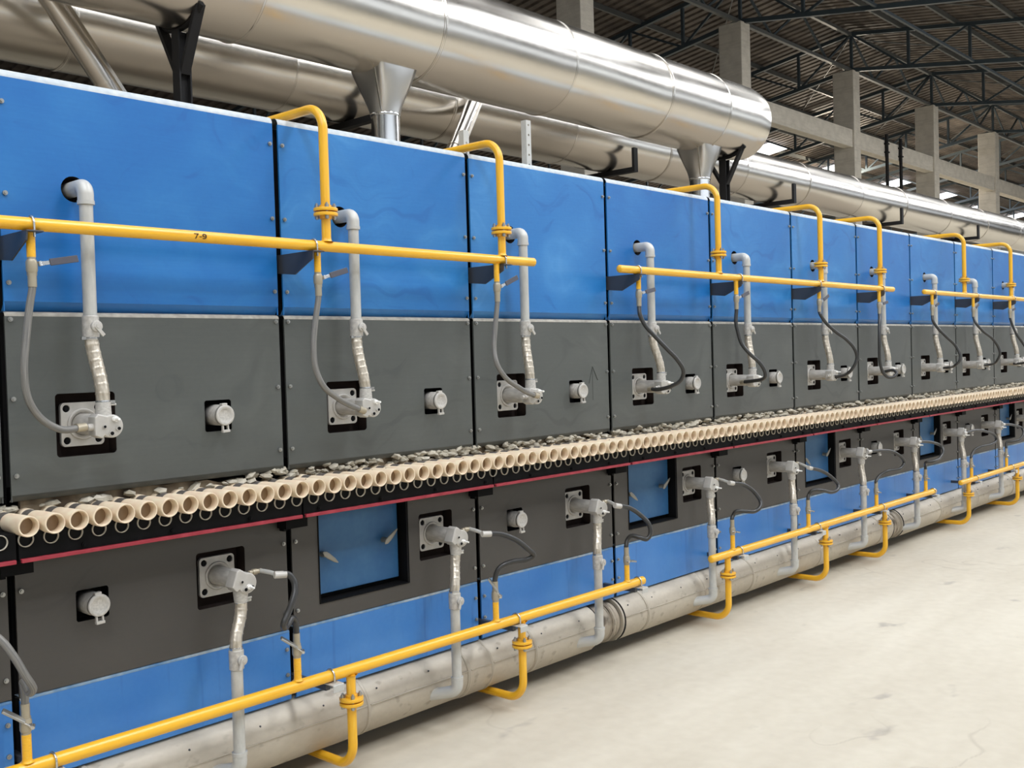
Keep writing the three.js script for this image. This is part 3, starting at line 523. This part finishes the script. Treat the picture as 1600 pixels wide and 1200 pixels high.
[[-1.1, 2.24, [1.09, 2.03]], [2.87, 6.235, [3.81, 5.073, 6.014]], [6.83, 10.3, [7.736, 8.973]]].forEach(([xa, xb, ris], i) => {
  const t = thing('gas_main', ['upper yellow gas pipe with two tall goosenecks, nearest the camera', 'upper yellow gas pipe with three tall goosenecks, in the middle of the kiln', 'upper yellow gas pipe, farthest along the kiln'][i], 'gas pipe', [0, 0, 0], 'upper yellow gas mains');
  mainPipe(xa, xb, 1.98, 0.17, 0.0195, t);
  for (const x of ris) {
    mesh('riser', [sweep(route([V(x, 2.0, 0.17), V(x, 2.492, 0.17), V(x, 2.5, -0.62)], 0.085, 10), 0.0172, 20), lathe(fillet(0.008, 0.0172, 0.014), 'y', x, 1.997, 0.17, 20)], M.yellow, t);
    flange(t, x, 2.105, 0.17);
  }
  dropX.forEach(x => { if (x > xa && x < xb) mesh('drop_stub', [cyl(0.0125, 0.085, 'y', x, 1.927, 0.17, 16), mv(lathe(fillet(0.006, 0.0125, 0.01), 'y', 0, 0, 0, 16).rotateX(Math.PI), x, 1.963, 0.17)], M.yellow, t); });
});
const lowValveX = [-0.052, 0.879, 1.895, 2.834, 3.84, 4.764, 5.8, 6.719, 7.738, 8.66];
[[-1.0, 2.972, [1.112, 2.055]], [3.6, 6.9, [3.782, 5.0, 5.938]], [7.466, 10.6, [7.66, 8.965]]].forEach(([xa, xb, ds], i) => {
  const t = thing('gas_main', ['lower yellow gas pipe along the foot of the kiln, nearest the camera', 'lower yellow gas pipe along the foot of the kiln, in the middle', 'lower yellow gas pipe along the foot of the kiln, farthest away'][i], 'gas pipe', [0, 0, 0], 'lower yellow gas mains');
  mainPipe(xa, xb, 0.42, 0.2, 0.021, t);
  for (const x of ds) {
    mesh('downpipe', [sweep(route([V(x, 0.405, 0.2), V(x, 0.058, 0.2), V(x, 0.055, -0.28)], 0.085, 10), 0.0175, 20), mv(lathe(fillet(0.008, 0.0175, 0.014), 'y', 0, 0, 0, 20).rotateX(Math.PI), x, 0.4025, 0.2)], M.yellow, t);
    flange(t, x, 0.305, 0.2);
  }
  lowValveX.forEach(x => { if (x > xa && x < xb) mesh('riser_stub', [cyl(0.0135, 0.085, 'y', x, 0.477, 0.2, 16), lathe(fillet(0.007, 0.0135, 0.011), 'y', x, 0.439, 0.2, 16)], M.yellow, t); });
});

// gas hoses with their ball valves
const P3 = s => s.split(' ').map(q => V(...q.split(',').map(Number)));
const hoseText = k => k < 3 ? 'close to the panel' : k === 6 ? 'with a small loop' : 'in a wide bow';
function leverPart(t, x, y, z, low, k) {
  const g = new RoundedBoxGeometry(low ? 0.07 : 0.085, low ? 0.008 : 0.0045, low ? 0.019 : 0.021, 2, 0.002), h = new RoundedBoxGeometry(0.026, 0.004, 0.012, 2, 0.0015);
  const grp = new THREE.Group(); grp.name = 'lever'; grp.position.set(x, y, z); t.add(grp);
  mv(g, low ? 0.062 : 0.07, 0.003, 0); mv(h, 0.022, 0, 0);
  mesh('grip', g, low ? M.zinc : M.lever, grp); mesh('arm', [h, cyl(0.006, 0.014, 'z', 0, 0, 0, 8), cyl(0.007, 0.006, 'y', 0.008, 0, 0, 6)], M.chrome, grp);
  if (!low) { grp.rotation.set(1.45, 0.18 + (k % 3) * 0.1, 0.03); grp.position.x += 0.01; } else { const a = [[0.3, 2.6, 0.5], [0.4, 2.2, 0.7], [0.2, 0.2, -0.25]][k < 1 ? 0 : k < 2 ? 1 : 2]; grp.rotation.set(...a); grp.position.z += 0.014; grp.position.x += k < 2 ? 0.012 : -0.018; }
}
function upperHose(k, s) {
  const p = P3(s), x = dropX[k], t = thing('gas_hose', `dark gas hose ${hoseText(k)}, upper burner of the ${bay(k)}`, 'hose', [0, 0, 0], 'gas hoses along the upper panels');
  mesh('ball_valve', [cyl(0.0125, 0.03, 'y', x, 1.875, 0.17, 8), lathe([[0.013, -0.02], [0.0165, -0.012], [0.0165, 0.012], [0.013, 0.02]], 'y', x, 1.858, 0.17, 14)], M.brass, t);
  leverPart(t, x + 0.012, 1.866, 0.176, false, k);
  mesh('ferrule', [cyl(0.0125, 0.04, 'y', x, 1.818, 0.17, 16), cyl(0.0142, 0.01, 'y', x, 1.836, 0.17, 6)], M.brass, t);
  p[0].set(x, 1.8, 0.17); p.unshift(V(x, 1.83, 0.17));
  mesh('hose', sweep(spline(p, 90), 0.0108, 14), k < 3 ? M.rubber : M.rubberDark, t);
  const e = p[p.length - 1], d = e.clone().sub(p[p.length - 2]).normalize();
  mesh('end_fitting', [sweep([e.clone().addScaledVector(d, -0.022), e.clone().addScaledVector(d, 0.012)], 0.0132, 12)], M.brass, t);
}
function lowerHose(k, s) {
  const p = P3(s), x = lowValveX[k + 1], xb = k + cutLow(k < 0 ? 1 : k) - (k < 0 ? 0.03 : 0), t = thing('gas_hose', `dark gas hose looping from the lower burner of the ${bay(k)}`, 'hose', [0, 0, 0], 'gas hoses along the lower panels');
  mesh('ball_valve', [cyl(0.0135, 0.022, 'y', x, 0.525, 0.2, 8), lathe([[0.0135, -0.02], [0.017, -0.012], [0.017, 0.012], [0.0135, 0.02]], 'y', x, 0.545, 0.2, 14)], M.brass, t);
  leverPart(t, x, 0.542, 0.206, true, k);
  mesh('ferrule', [cyl(0.0125, 0.045, 'y', x, 0.585, 0.2, 16), cyl(0.0145, 0.01, 'y', x, 0.566, 0.2, 6)], M.brass, t);
  p[p.length - 1].set(x, 0.612, 0.2); p.push(V(x, 0.59, 0.2));
  const head = V(xb + 0.075, 0.835, 0.128);
  mesh('stub_tube', sweep(spline([head, head.clone().lerp(p[0], 0.5).add(V(0, 0.002, 0)), p[0]], 8), 0.0078, 12), M.galv, t);
  mesh('hose', sweep(spline(p, 110), 0.0112, 14), k < 0 ? M.rubber : M.rubberDark, t);
  const d = p[1].clone().sub(p[0]).normalize();
  mesh('end_fitting', sweep([p[0].clone().addScaledVector(d, -0.012), p[0].clone().addScaledVector(d, 0.03)], 0.0128, 12), M.cast, t);
}
upperHose(0, '0.023,1.802,0.17 0.017,1.739,0.17 0.000,1.647,0.18 -0.013,1.555,0.19 -0.004,1.472,0.19 0.035,1.414,0.18 0.096,1.379,0.17 0.166,1.380,0.15');
upperHose(1, '1.047,1.802,0.17 1.029,1.711,0.17 1.009,1.618,0.18 1.007,1.537,0.19 1.031,1.472,0.20 1.100,1.425,0.19 1.179,1.392,0.17 1.239,1.372,0.16');
upperHose(2, '1.995,1.799,0.17 1.974,1.692,0.17 1.952,1.595,0.18 1.948,1.527,0.20 1.987,1.470,0.21 2.077,1.426,0.20 2.169,1.394,0.18 2.229,1.382,0.17');
upperHose(3, '3.033,1.799,0.17 3.028,1.754,0.18 3.041,1.701,0.20 3.064,1.655,0.23 3.112,1.578,0.28 3.157,1.522,0.31 3.197,1.462,0.32 3.202,1.417,0.30 3.194,1.388,0.25 3.207,1.371,0.17 3.244,1.370,0.08');
upperHose(4, '3.995,1.803,0.17 3.983,1.725,0.17 3.986,1.670,0.18 3.991,1.599,0.20 4.012,1.539,0.24 4.048,1.487,0.28 4.068,1.438,0.30 4.074,1.412,0.30 4.099,1.393,0.27 4.156,1.381,0.18 4.197,1.372,0.08');
upperHose(5, '5.029,1.824,0.17 5.033,1.780,0.18 5.072,1.724,0.20 5.124,1.666,0.24 5.192,1.614,0.28 5.239,1.556,0.31 5.258,1.499,0.32 5.248,1.449,0.31 5.247,1.399,0.27 5.297,1.371,0.18 5.278,1.364,0.08');
upperHose(6, '5.980,1.813,0.17 5.934,1.729,0.19 5.904,1.592,0.20 5.908,1.456,0.20 5.925,1.387,0.21 5.964,1.344,0.23 5.993,1.343,0.26 6.027,1.369,0.27 6.044,1.390,0.24 6.046,1.384,0.19 6.080,1.379,0.15');
upperHose(7, '6.991,1.813,0.17 6.988,1.752,0.18 7.018,1.690,0.21 7.062,1.620,0.26 7.134,1.550,0.30 7.136,1.480,0.33 7.127,1.435,0.33 7.127,1.403,0.30 7.261,1.380,0.20 7.276,1.374,0.08');
upperHose(8, '7.936,1.800,0.17 7.914,1.741,0.20 7.956,1.674,0.24 8.042,1.606,0.29 8.100,1.531,0.32 8.107,1.473,0.33 8.125,1.415,0.30 8.265,1.380,0.20 8.235,1.374,0.08');
upperHose(9, '8.946,1.812,0.17 8.931,1.730,0.19 8.938,1.649,0.22 8.996,1.558,0.26 8.978,1.489,0.30 9.033,1.429,0.30 9.224,1.373,0.20 9.235,1.366,0.08');
lowerHose(-1, '-0.185,0.867,0.22 -0.131,0.817,0.25 -0.104,0.767,0.27 -0.079,0.709,0.28 -0.056,0.665,0.27 -0.057,0.649,0.25 -0.060,0.669,0.23 -0.059,0.672,0.21 -0.051,0.639,0.20 -0.051,0.600,0.20');
lowerHose(0, '0.797,0.830,0.22 0.832,0.827,0.23 0.847,0.803,0.24 0.845,0.777,0.25 0.827,0.742,0.26 0.806,0.702,0.26 0.786,0.668,0.26 0.804,0.648,0.24 0.834,0.654,0.22 0.855,0.666,0.21 0.875,0.651,0.20 0.878,0.623,0.20');
lowerHose(1, '1.819,0.822,0.22 1.887,0.815,0.24 1.953,0.784,0.27 2.010,0.736,0.29 2.046,0.703,0.29 2.026,0.687,0.27 1.961,0.684,0.24 1.912,0.661,0.21 1.897,0.608,0.20');
lowerHose(2, '2.735,0.826,0.22 2.818,0.808,0.23 2.891,0.762,0.25 2.914,0.720,0.28 2.915,0.673,0.29 2.895,0.646,0.28 2.869,0.655,0.26 2.855,0.662,0.22 2.848,0.643,0.20 2.831,0.607,0.20');
lowerHose(3, '3.795,0.821,0.22 3.916,0.800,0.23 3.998,0.752,0.25 4.021,0.695,0.28 4.000,0.666,0.29 3.955,0.646,0.28 3.889,0.652,0.26 3.855,0.654,0.22 3.852,0.629,0.20 3.840,0.598,0.20');
lowerHose(4, '4.747,0.813,0.22 4.900,0.778,0.23 4.994,0.730,0.25 5.027,0.678,0.28 4.993,0.652,0.29 4.931,0.642,0.28 4.845,0.661,0.26 4.786,0.665,0.22 4.779,0.640,0.20 4.764,0.605,0.20');
lowerHose(5, '5.637,0.837,0.22 5.791,0.833,0.24 5.956,0.811,0.26 6.063,0.761,0.28 6.108,0.720,0.28 6.057,0.682,0.27 5.939,0.674,0.23 5.869,0.647,0.20 5.802,0.609,0.20');
lowerHose(6, '6.536,0.837,0.22 6.748,0.815,0.24 6.883,0.776,0.26 6.879,0.742,0.28 6.809,0.693,0.28 6.685,0.675,0.27 6.662,0.670,0.23 6.720,0.633,0.20 6.718,0.599,0.20');
lowerHose(7, '7.528,0.827,0.22 7.725,0.838,0.24 7.923,0.816,0.26 8.090,0.772,0.28 8.138,0.729,0.28 8.044,0.697,0.27 7.890,0.686,0.23 7.811,0.659,0.20 7.738,0.616,0.20');
lowerHose(8, '8.511,0.836,0.22 8.736,0.816,0.24 8.901,0.770,0.27 8.863,0.732,0.29 8.771,0.680,0.28 8.695,0.667,0.24 8.676,0.661,0.20 8.655,0.622,0.20');

// brackets under the gas mains
function uBolt(x, y, z, r, t, wire = 0.0035) {
  const p = [V(x, y - r - 0.02, z - r - wire)]; for (let i = 0; i <= 14; i++) { const a = Math.PI * i / 14; p.push(V(x, y + Math.sin(a) * (r + wire), z - Math.cos(a) * (r + wire))); } p.push(V(x, y - r - 0.02, z + r + wire));
  mesh('u_bolt', [sweep(p, wire, 8)], M.chrome, t);
}
for (let k = 0; k <= 9; k++) {
  const X = k + 0.002, t = thing('pipe_bracket', `dark bracket under the upper gas pipe, left end of the ${bay(k)}`, 'bracket', [X, 0, 0], 'brackets under the upper gas pipes');
  const s = new THREE.Shape([[-0.05, 1.895], [0.09, 1.88], [0.2, 1.93], [0.205, 1.957], [-0.05, 1.957]].map(p => new THREE.Vector2(-p[0], p[1])));
  const g = new THREE.ExtrudeGeometry(s, { depth: 0.005, bevelEnabled: false }); g.rotateY(Math.PI / 2);
  mesh('web', g, M.zincDark ??= std({ color: 0x4c4e52, roughness: 0.4, metalness: 0.5 }), t);
  mesh('top_flange', rbox(0.0, 0.05, 1.9545, 1.9595, -0.03, 0.207, 0.002), M.zincDark, t);
  uBolt(0.028, 1.98, 0.17, 0.0195, t);
}
for (let k = 0; k <= 9; k++) {
  const X = [0.02, 1.02, 2.02, 2.92, 3.91, 4.885, 5.885, 6.86, 7.84, 8.8][k], t = thing('pipe_bracket', `small pale bracket under the lower gas pipe, ${bay(k)}`, 'bracket', [X, 0, 0], 'brackets under the lower gas pipes');
  mesh('plate', rbox(-0.022, 0.026, 0.3925, 0.3975, 0.15, 0.245, 0.002), M.galv, t); mesh('arm', rbox(-0.022, -0.002, 0.37, 0.392, -0.06, 0.2, 0.002), M.zincDark, t); mesh('lip', rbox(-0.022, 0.026, 0.37, 0.395, 0.243, 0.2465, 0.0015), M.galv, t);
  uBolt(0.0, 0.42, 0.2, 0.021, t);
}
{ // handwritten mark on the nearest upper main
  const font = await new FontLoader().loadAsync('fonts/droid/droid_sans_bold.typeface.json');
  const g = new TextGeometry('7-9', { font, size: 0.017, depth: 0.0006, curveSegments: 3 }); g.center(); g.scale(1.4, 1, 1);
  const p = g.attributes.position; // wrapped round the pipe
  for (let i = 0; i < p.count; i++) { const a = p.getY(i) / 0.0196, r = 0.0196 + p.getZ(i) + 0.0012; p.setXYZ(i, p.getX(i), Math.sin(a) * r, Math.cos(a) * r); }
  g.computeVertexNormals(); mesh('painted_mark', mv(g, 0.565, 1.98, 0.17), M.mark, scene.getObjectByName('gas_main'));
}

// ---------------------------------------------------------------- insulated air main at the foot of the kiln
const CY = 0.185, CZ = -0.045, CR = 0.112;
function cladding(xa, xb, rad, mat, t, name = 'cladding_sleeve') {
  const n = Math.max(3, Math.ceil((xb - xa) / 0.12)), pts = []; for (let i = 0; i <= n; i++) pts.push(V(xa + (xb - xa) * i / n, CY, CZ));
  const o = xa * 3.7;
  return mesh(name, sweep(pts, (i, a) => rad + 0.002 * N.noise(i * 0.35 + o, a * 1.3, o) + (a > 2.6 && a < 4.2 ? 0.003 : 0), 40), mat, t);
}
const rivet = new THREE.SphereGeometry(0.004, 8, 6);
[[[-1.2, 0.2, 1.3, 1.86, 2.0, 2.3, 2.78], 0], [[2.985, 3.2, 3.75, 4.3, 5.2, 6.2, 6.42], 1], [[6.6, 7.4, 8.3, 9.3, 10.6], 2]].forEach(([cuts, i]) => {
  const t = thing('insulated_air_main', ['dull aluminium clad air main on the floor, nearest length with three close sleeves', 'dull aluminium clad air main on the floor, middle length right of the bare stretch', 'dull aluminium clad air main on the floor, farthest length'][i], 'insulated pipe', [0, 0, 0], 'insulated air mains at the foot of the kiln');
  for (let j = 0; j < cuts.length - 1; j++) {
    const c = cladding(cuts[j] - 0.012, cuts[j + 1], CR + (j % 2 ? 0.003 : 0), M.clad[j % 2], t);
    const n = Math.round((cuts[j + 1] - cuts[j]) / 0.28);
    for (let q = 0; q < n; q++) mesh('rivet', rivet, M.zincDark, c).position.set(cuts[j] + 0.06 + q * 0.28, CY + 0.072, CZ + CR * 0.8);
    mesh('lap_seam', boxUV(rbox(cuts[j] + 0.01, cuts[j + 1] - 0.008, CY + 0.022, CY + 0.0255, CZ + CR - 0.008, CZ + CR + 0.0045, 0.001)), M.clad[j % 2], c);
  }
  for (const x of cuts.slice(1, -1)) mesh('band', lathe([[CR, -0.006], [CR + 0.006, -0.006], [CR + 0.006, 0.006], [CR, 0.006]], 'x', x, CY, CZ, 40), M.clad[0], t);
  for (const x of [cuts[0] + 0.004, cuts[cuts.length - 1] - 0.004]) mesh('cut_edge', lathe([[0.08, -0.003], [CR + 0.004, -0.003], [CR + 0.005, 0.003], [0.08, 0.003]], 'x', x, CY, CZ, 40), M.frame, t);
});
[[2.79, 2.968, 'bare stained stretch of the air main between two clad lengths, nearer one'], [6.43, 6.582, 'bare stained stretch of the air main between two clad lengths, farther one']].forEach(([a, b, label]) => {
  const t = thing('bare_air_duct', label, 'duct', [0, 0, 0]);
  cladding(a + 0.004, b - 0.004, 0.096, M.bare, t, 'duct_wall');
  mesh('joint_flange', lathe([[0.09, -0.006], [0.108, -0.006], [0.108, 0.006], [0.09, 0.006]], 'x', b - 0.06, CY, CZ, 40), M.bare, t);
  mesh('wire_wrap', Array.from({ length: 3 }, (_, i) => lathe([[0.096, -0.004], [0.101, 0], [0.096, 0.004]], 'x', a + 0.1 + i * 0.05, CY, CZ, 32)), M.bare, t);
});

// ---------------------------------------------------------------- ducts above the kiln
function ductSections(t, cuts, y, z, R, closed) {
  for (let j = 0; j < cuts.length - 1; j++) {
    const n = Math.max(4, Math.ceil((cuts[j + 1] - cuts[j]) / 0.1)), pts = [], o = cuts[j] * 5.1 + z; for (let i = 0; i <= n; i++) pts.push(V(cuts[j] - 0.015 + (cuts[j + 1] - cuts[j] + 0.015) * i / n, y, z));
    const last = closed && j === cuts.length - 2;
    const s = mesh('duct_section', sweep(pts, (i, a) => (last && i === n ? R - 0.012 : R) + (j % 2 ? 0.003 : 0) + 0.0028 * N.noise(i * 0.09 + o, Math.cos(a) * 1.6, Math.sin(a) * 1.6), 72, true), M.alu[j % 2], t);
    mesh('lap_ring', lathe([[R, -0.006], [R + 0.007, -0.003], [R + 0.007, 0.003], [R, 0.006]], 'x', cuts[j], y, z, 64), M.alu[0], s);
  }
}
const BIG = { y: 3.372, z: -1.0, r: 0.29 }, BACK = { y: 3.325, z: -2.0, r: 0.24 };
{
  const t = thing('exhaust_duct', 'large shiny aluminium exhaust duct with a closed end, running above the kiln', 'duct');
  ductSections(t, [-3, -1.6, -0.6, 0.45, 1.5, 2.6, 3.7, 4.75, 5.5, 6.13], BIG.y, BIG.z, BIG.r, true);
  const b = thing('exhaust_duct', 'thinner shiny aluminium duct running behind the large one', 'duct');
  ductSections(b, [-3, -1.5, -0.2, 1.1, 2.4, 3.7, 5, 6.3, 7.6, 8.9, 10.2, 11.5, 13, 14.5, 16, 17.5, 19, 20.5, 22], BACK.y, BACK.z, BACK.r, false);
}
// square-to-round outlet hoods under the big duct
function hood(x, label) {
  const t = thing('outlet_hood', label, 'hood', [x, 0, -1.0], 'outlet hoods under the large duct'), pos = [], idx = [], n = 48, h = 10, r0 = 0.079, hw = 0.128;
  for (let i = 0; i <= h; i++) for (let j = 0; j <= n; j++) {
    const a = j / n * Math.PI * 2, f = i / h, c = Math.cos(a), s = Math.sin(a), q = hw / Math.max(Math.abs(c), Math.abs(s)), e = f * f * (3 - 2 * f) * 0.5 + f * 0.5, r = r0 + (q - r0) * e + 0.003 * Math.sin(f * 3.1) * N.noise(c * 2 + x, s * 2, f * 2);
    pos.push(c * r, 2.865 + f * 0.27, s * r);
  }
  for (let i = 0; i < h; i++) for (let j = 0; j < n; j++) { const a = i * (n + 1) + j, b = a + n + 1; idx.push(a, b, a + 1, a + 1, b, b + 1); }
  const g = new THREE.BufferGeometry(); g.setAttribute('position', new THREE.Float32BufferAttribute(pos, 3)); g.setIndex(idx); g.computeVertexNormals();
  mesh('transition', boxUV(g), M.aluPlain, t);
  mesh('seam', [bar(V(-0.06, 2.875, 0.045), V(-0.128, 3.12, 0.07), 0.012, 0.008)], M.alu[0], t);
  mesh('neck', lathe([[0.076, 2.42], [0.076, 2.86], [0.081, 2.862], [0.081, 2.875], [0.076, 2.877]], 'y', 0, 0, 0, 36), M.aluBright, t);
  mesh('sealing_lip', [bar(V(-0.135, 3.118, -0.12), V(-0.135, 3.135, 0.1), 0.012, 0.012), bar(V(-0.13, 3.14, 0.128), V(0.13, 3.14, 0.128), 0.008, 0.01)], M.frame, t);
}
hood(2.4, 'square to round metal outlet hood under the large duct, nearer one'); hood(5.51, 'square to round metal outlet hood under the closed end of the large duct');
// black posts with cradle arms under the big duct
function cradle(x, label) {
  const t = thing('duct_support', label, 'support', [x, 2.44, -1.0], 'supports under the large duct'), H = 0.62;
  mesh('post', [box(-0.028, 0.028, 0, H, -0.004, 0.004), box(-0.03, -0.023, 0, H, -0.03, 0.03), box(0.023, 0.03, 0, H, -0.03, 0.03)], M.frame, t);
  mesh('arm', [bar(V(0, 0.43, 0.02), V(0, 0.78, 0.21), 0.045, 0.02)], M.frame, t); mesh('arm', [bar(V(0, 0.43, -0.02), V(0, 0.72, -0.19), 0.045, 0.02)], M.frame, t);
  mesh('cradle_plate', sweep(Array.from({ length: 9 }, (_, i) => { const a = -Math.PI / 2 + (i - 4) * 0.17; return V(0, BIG.y - 2.44 + Math.sin(a) * (BIG.r + 0.01), Math.cos(a) * (BIG.r + 0.01)); }), 0.012, 6), M.frame, t);
}
cradle(1.21, 'black post with two raised arms under the large duct, nearer one'); cradle(5.87, 'black post with two raised arms under the closed end of the large duct');
// brackets carrying the back duct
[[0.18, 'leftmost'], [2.92, 'second'], [5.66, 'third'], [8.4, 'fourth'], [11.15, 'fifth'], [13.86, 'sixth']].forEach(([x, w]) => {
  const t = thing('duct_bracket', `black angle bracket under the thinner back duct, ${w} from the left`, 'bracket', [x, 0, -2.0], 'brackets under the back duct');
  mesh('cross_arm', [box(-0.025, 0.025, 3.045, 3.085, -0.32, 0.31), box(-0.02, 0.02, 2.44, 3.05, -0.2, -0.15)], M.frame, t);
  mesh('stop', [box(-0.025, 0.025, 3.085, 3.24, 0.285, 0.31)], M.frame, t);
});
// slanting branch ducts between kiln and back duct
[[V(1.45, 2.44, -1.5), V(0.82, 3.32, -1.52), 'slanting aluminium branch duct leaning left behind the first bay', 0.056], [V(3.1, 2.44, -1.45), V(3.84, 3.34, -1.72), 'slanting aluminium branch duct leaning right behind the third bay', 0.052]].forEach(([a, b, label, r]) => {
  const t = thing('branch_duct', label, 'duct'), pts = []; for (let i = 0; i <= 14; i++) pts.push(a.clone().lerp(b, i / 14));
  const w = mesh('duct_wall', sweep(pts, (i, q) => r + 0.0018 * N.noise(i * 0.5, Math.cos(q) * 2, Math.sin(q) * 2 + r * 90), 32), M.alu[1], t);
  const d = b.clone().sub(a).normalize(), s = V(0.5, 0, 0.85).sub(d.clone().multiplyScalar(d.x * 0.5 + d.z * 0.85)).normalize().multiplyScalar(r + 0.003);
  mesh('standing_seam', bar(a.clone().add(s), b.clone().add(s), 0.007, 0.016), M.alu[0], w);
  const c = a.clone().lerp(b, 0.55); mesh('joint', sweep([c.clone().addScaledVector(d, -0.006), c.clone().addScaledVector(d, 0.006)], r + 0.004, 32), M.alu[0], w);
});
// perforated angle posts at the top edge
[[2.53, 0.245, 'taller perforated grey angle post standing on the kiln top'], [2.1, 0.135, 'short perforated grey angle post beside the second gooseneck']].forEach(([x, h, label]) => {
  const t = thing('slotted_angle', label, 'post', [x, 2.46, -0.1], 'perforated angle posts on the kiln top');
  const s = rrect(-0.017, 0.017, 0, h, 0.003); for (let y = 0.03; y < h - 0.01; y += 0.048) { const q = new THREE.Path(); q.absarc(0.0, y, 0.0055, 0, Math.PI * 2, true); s.holes.push(q); }
  mesh('angle', [sheet(s, 0, 0.003), box(-0.017, -0.014, 0, h, -0.03, 0)], M.galv, t);
});

renderer.render(scene, camera);
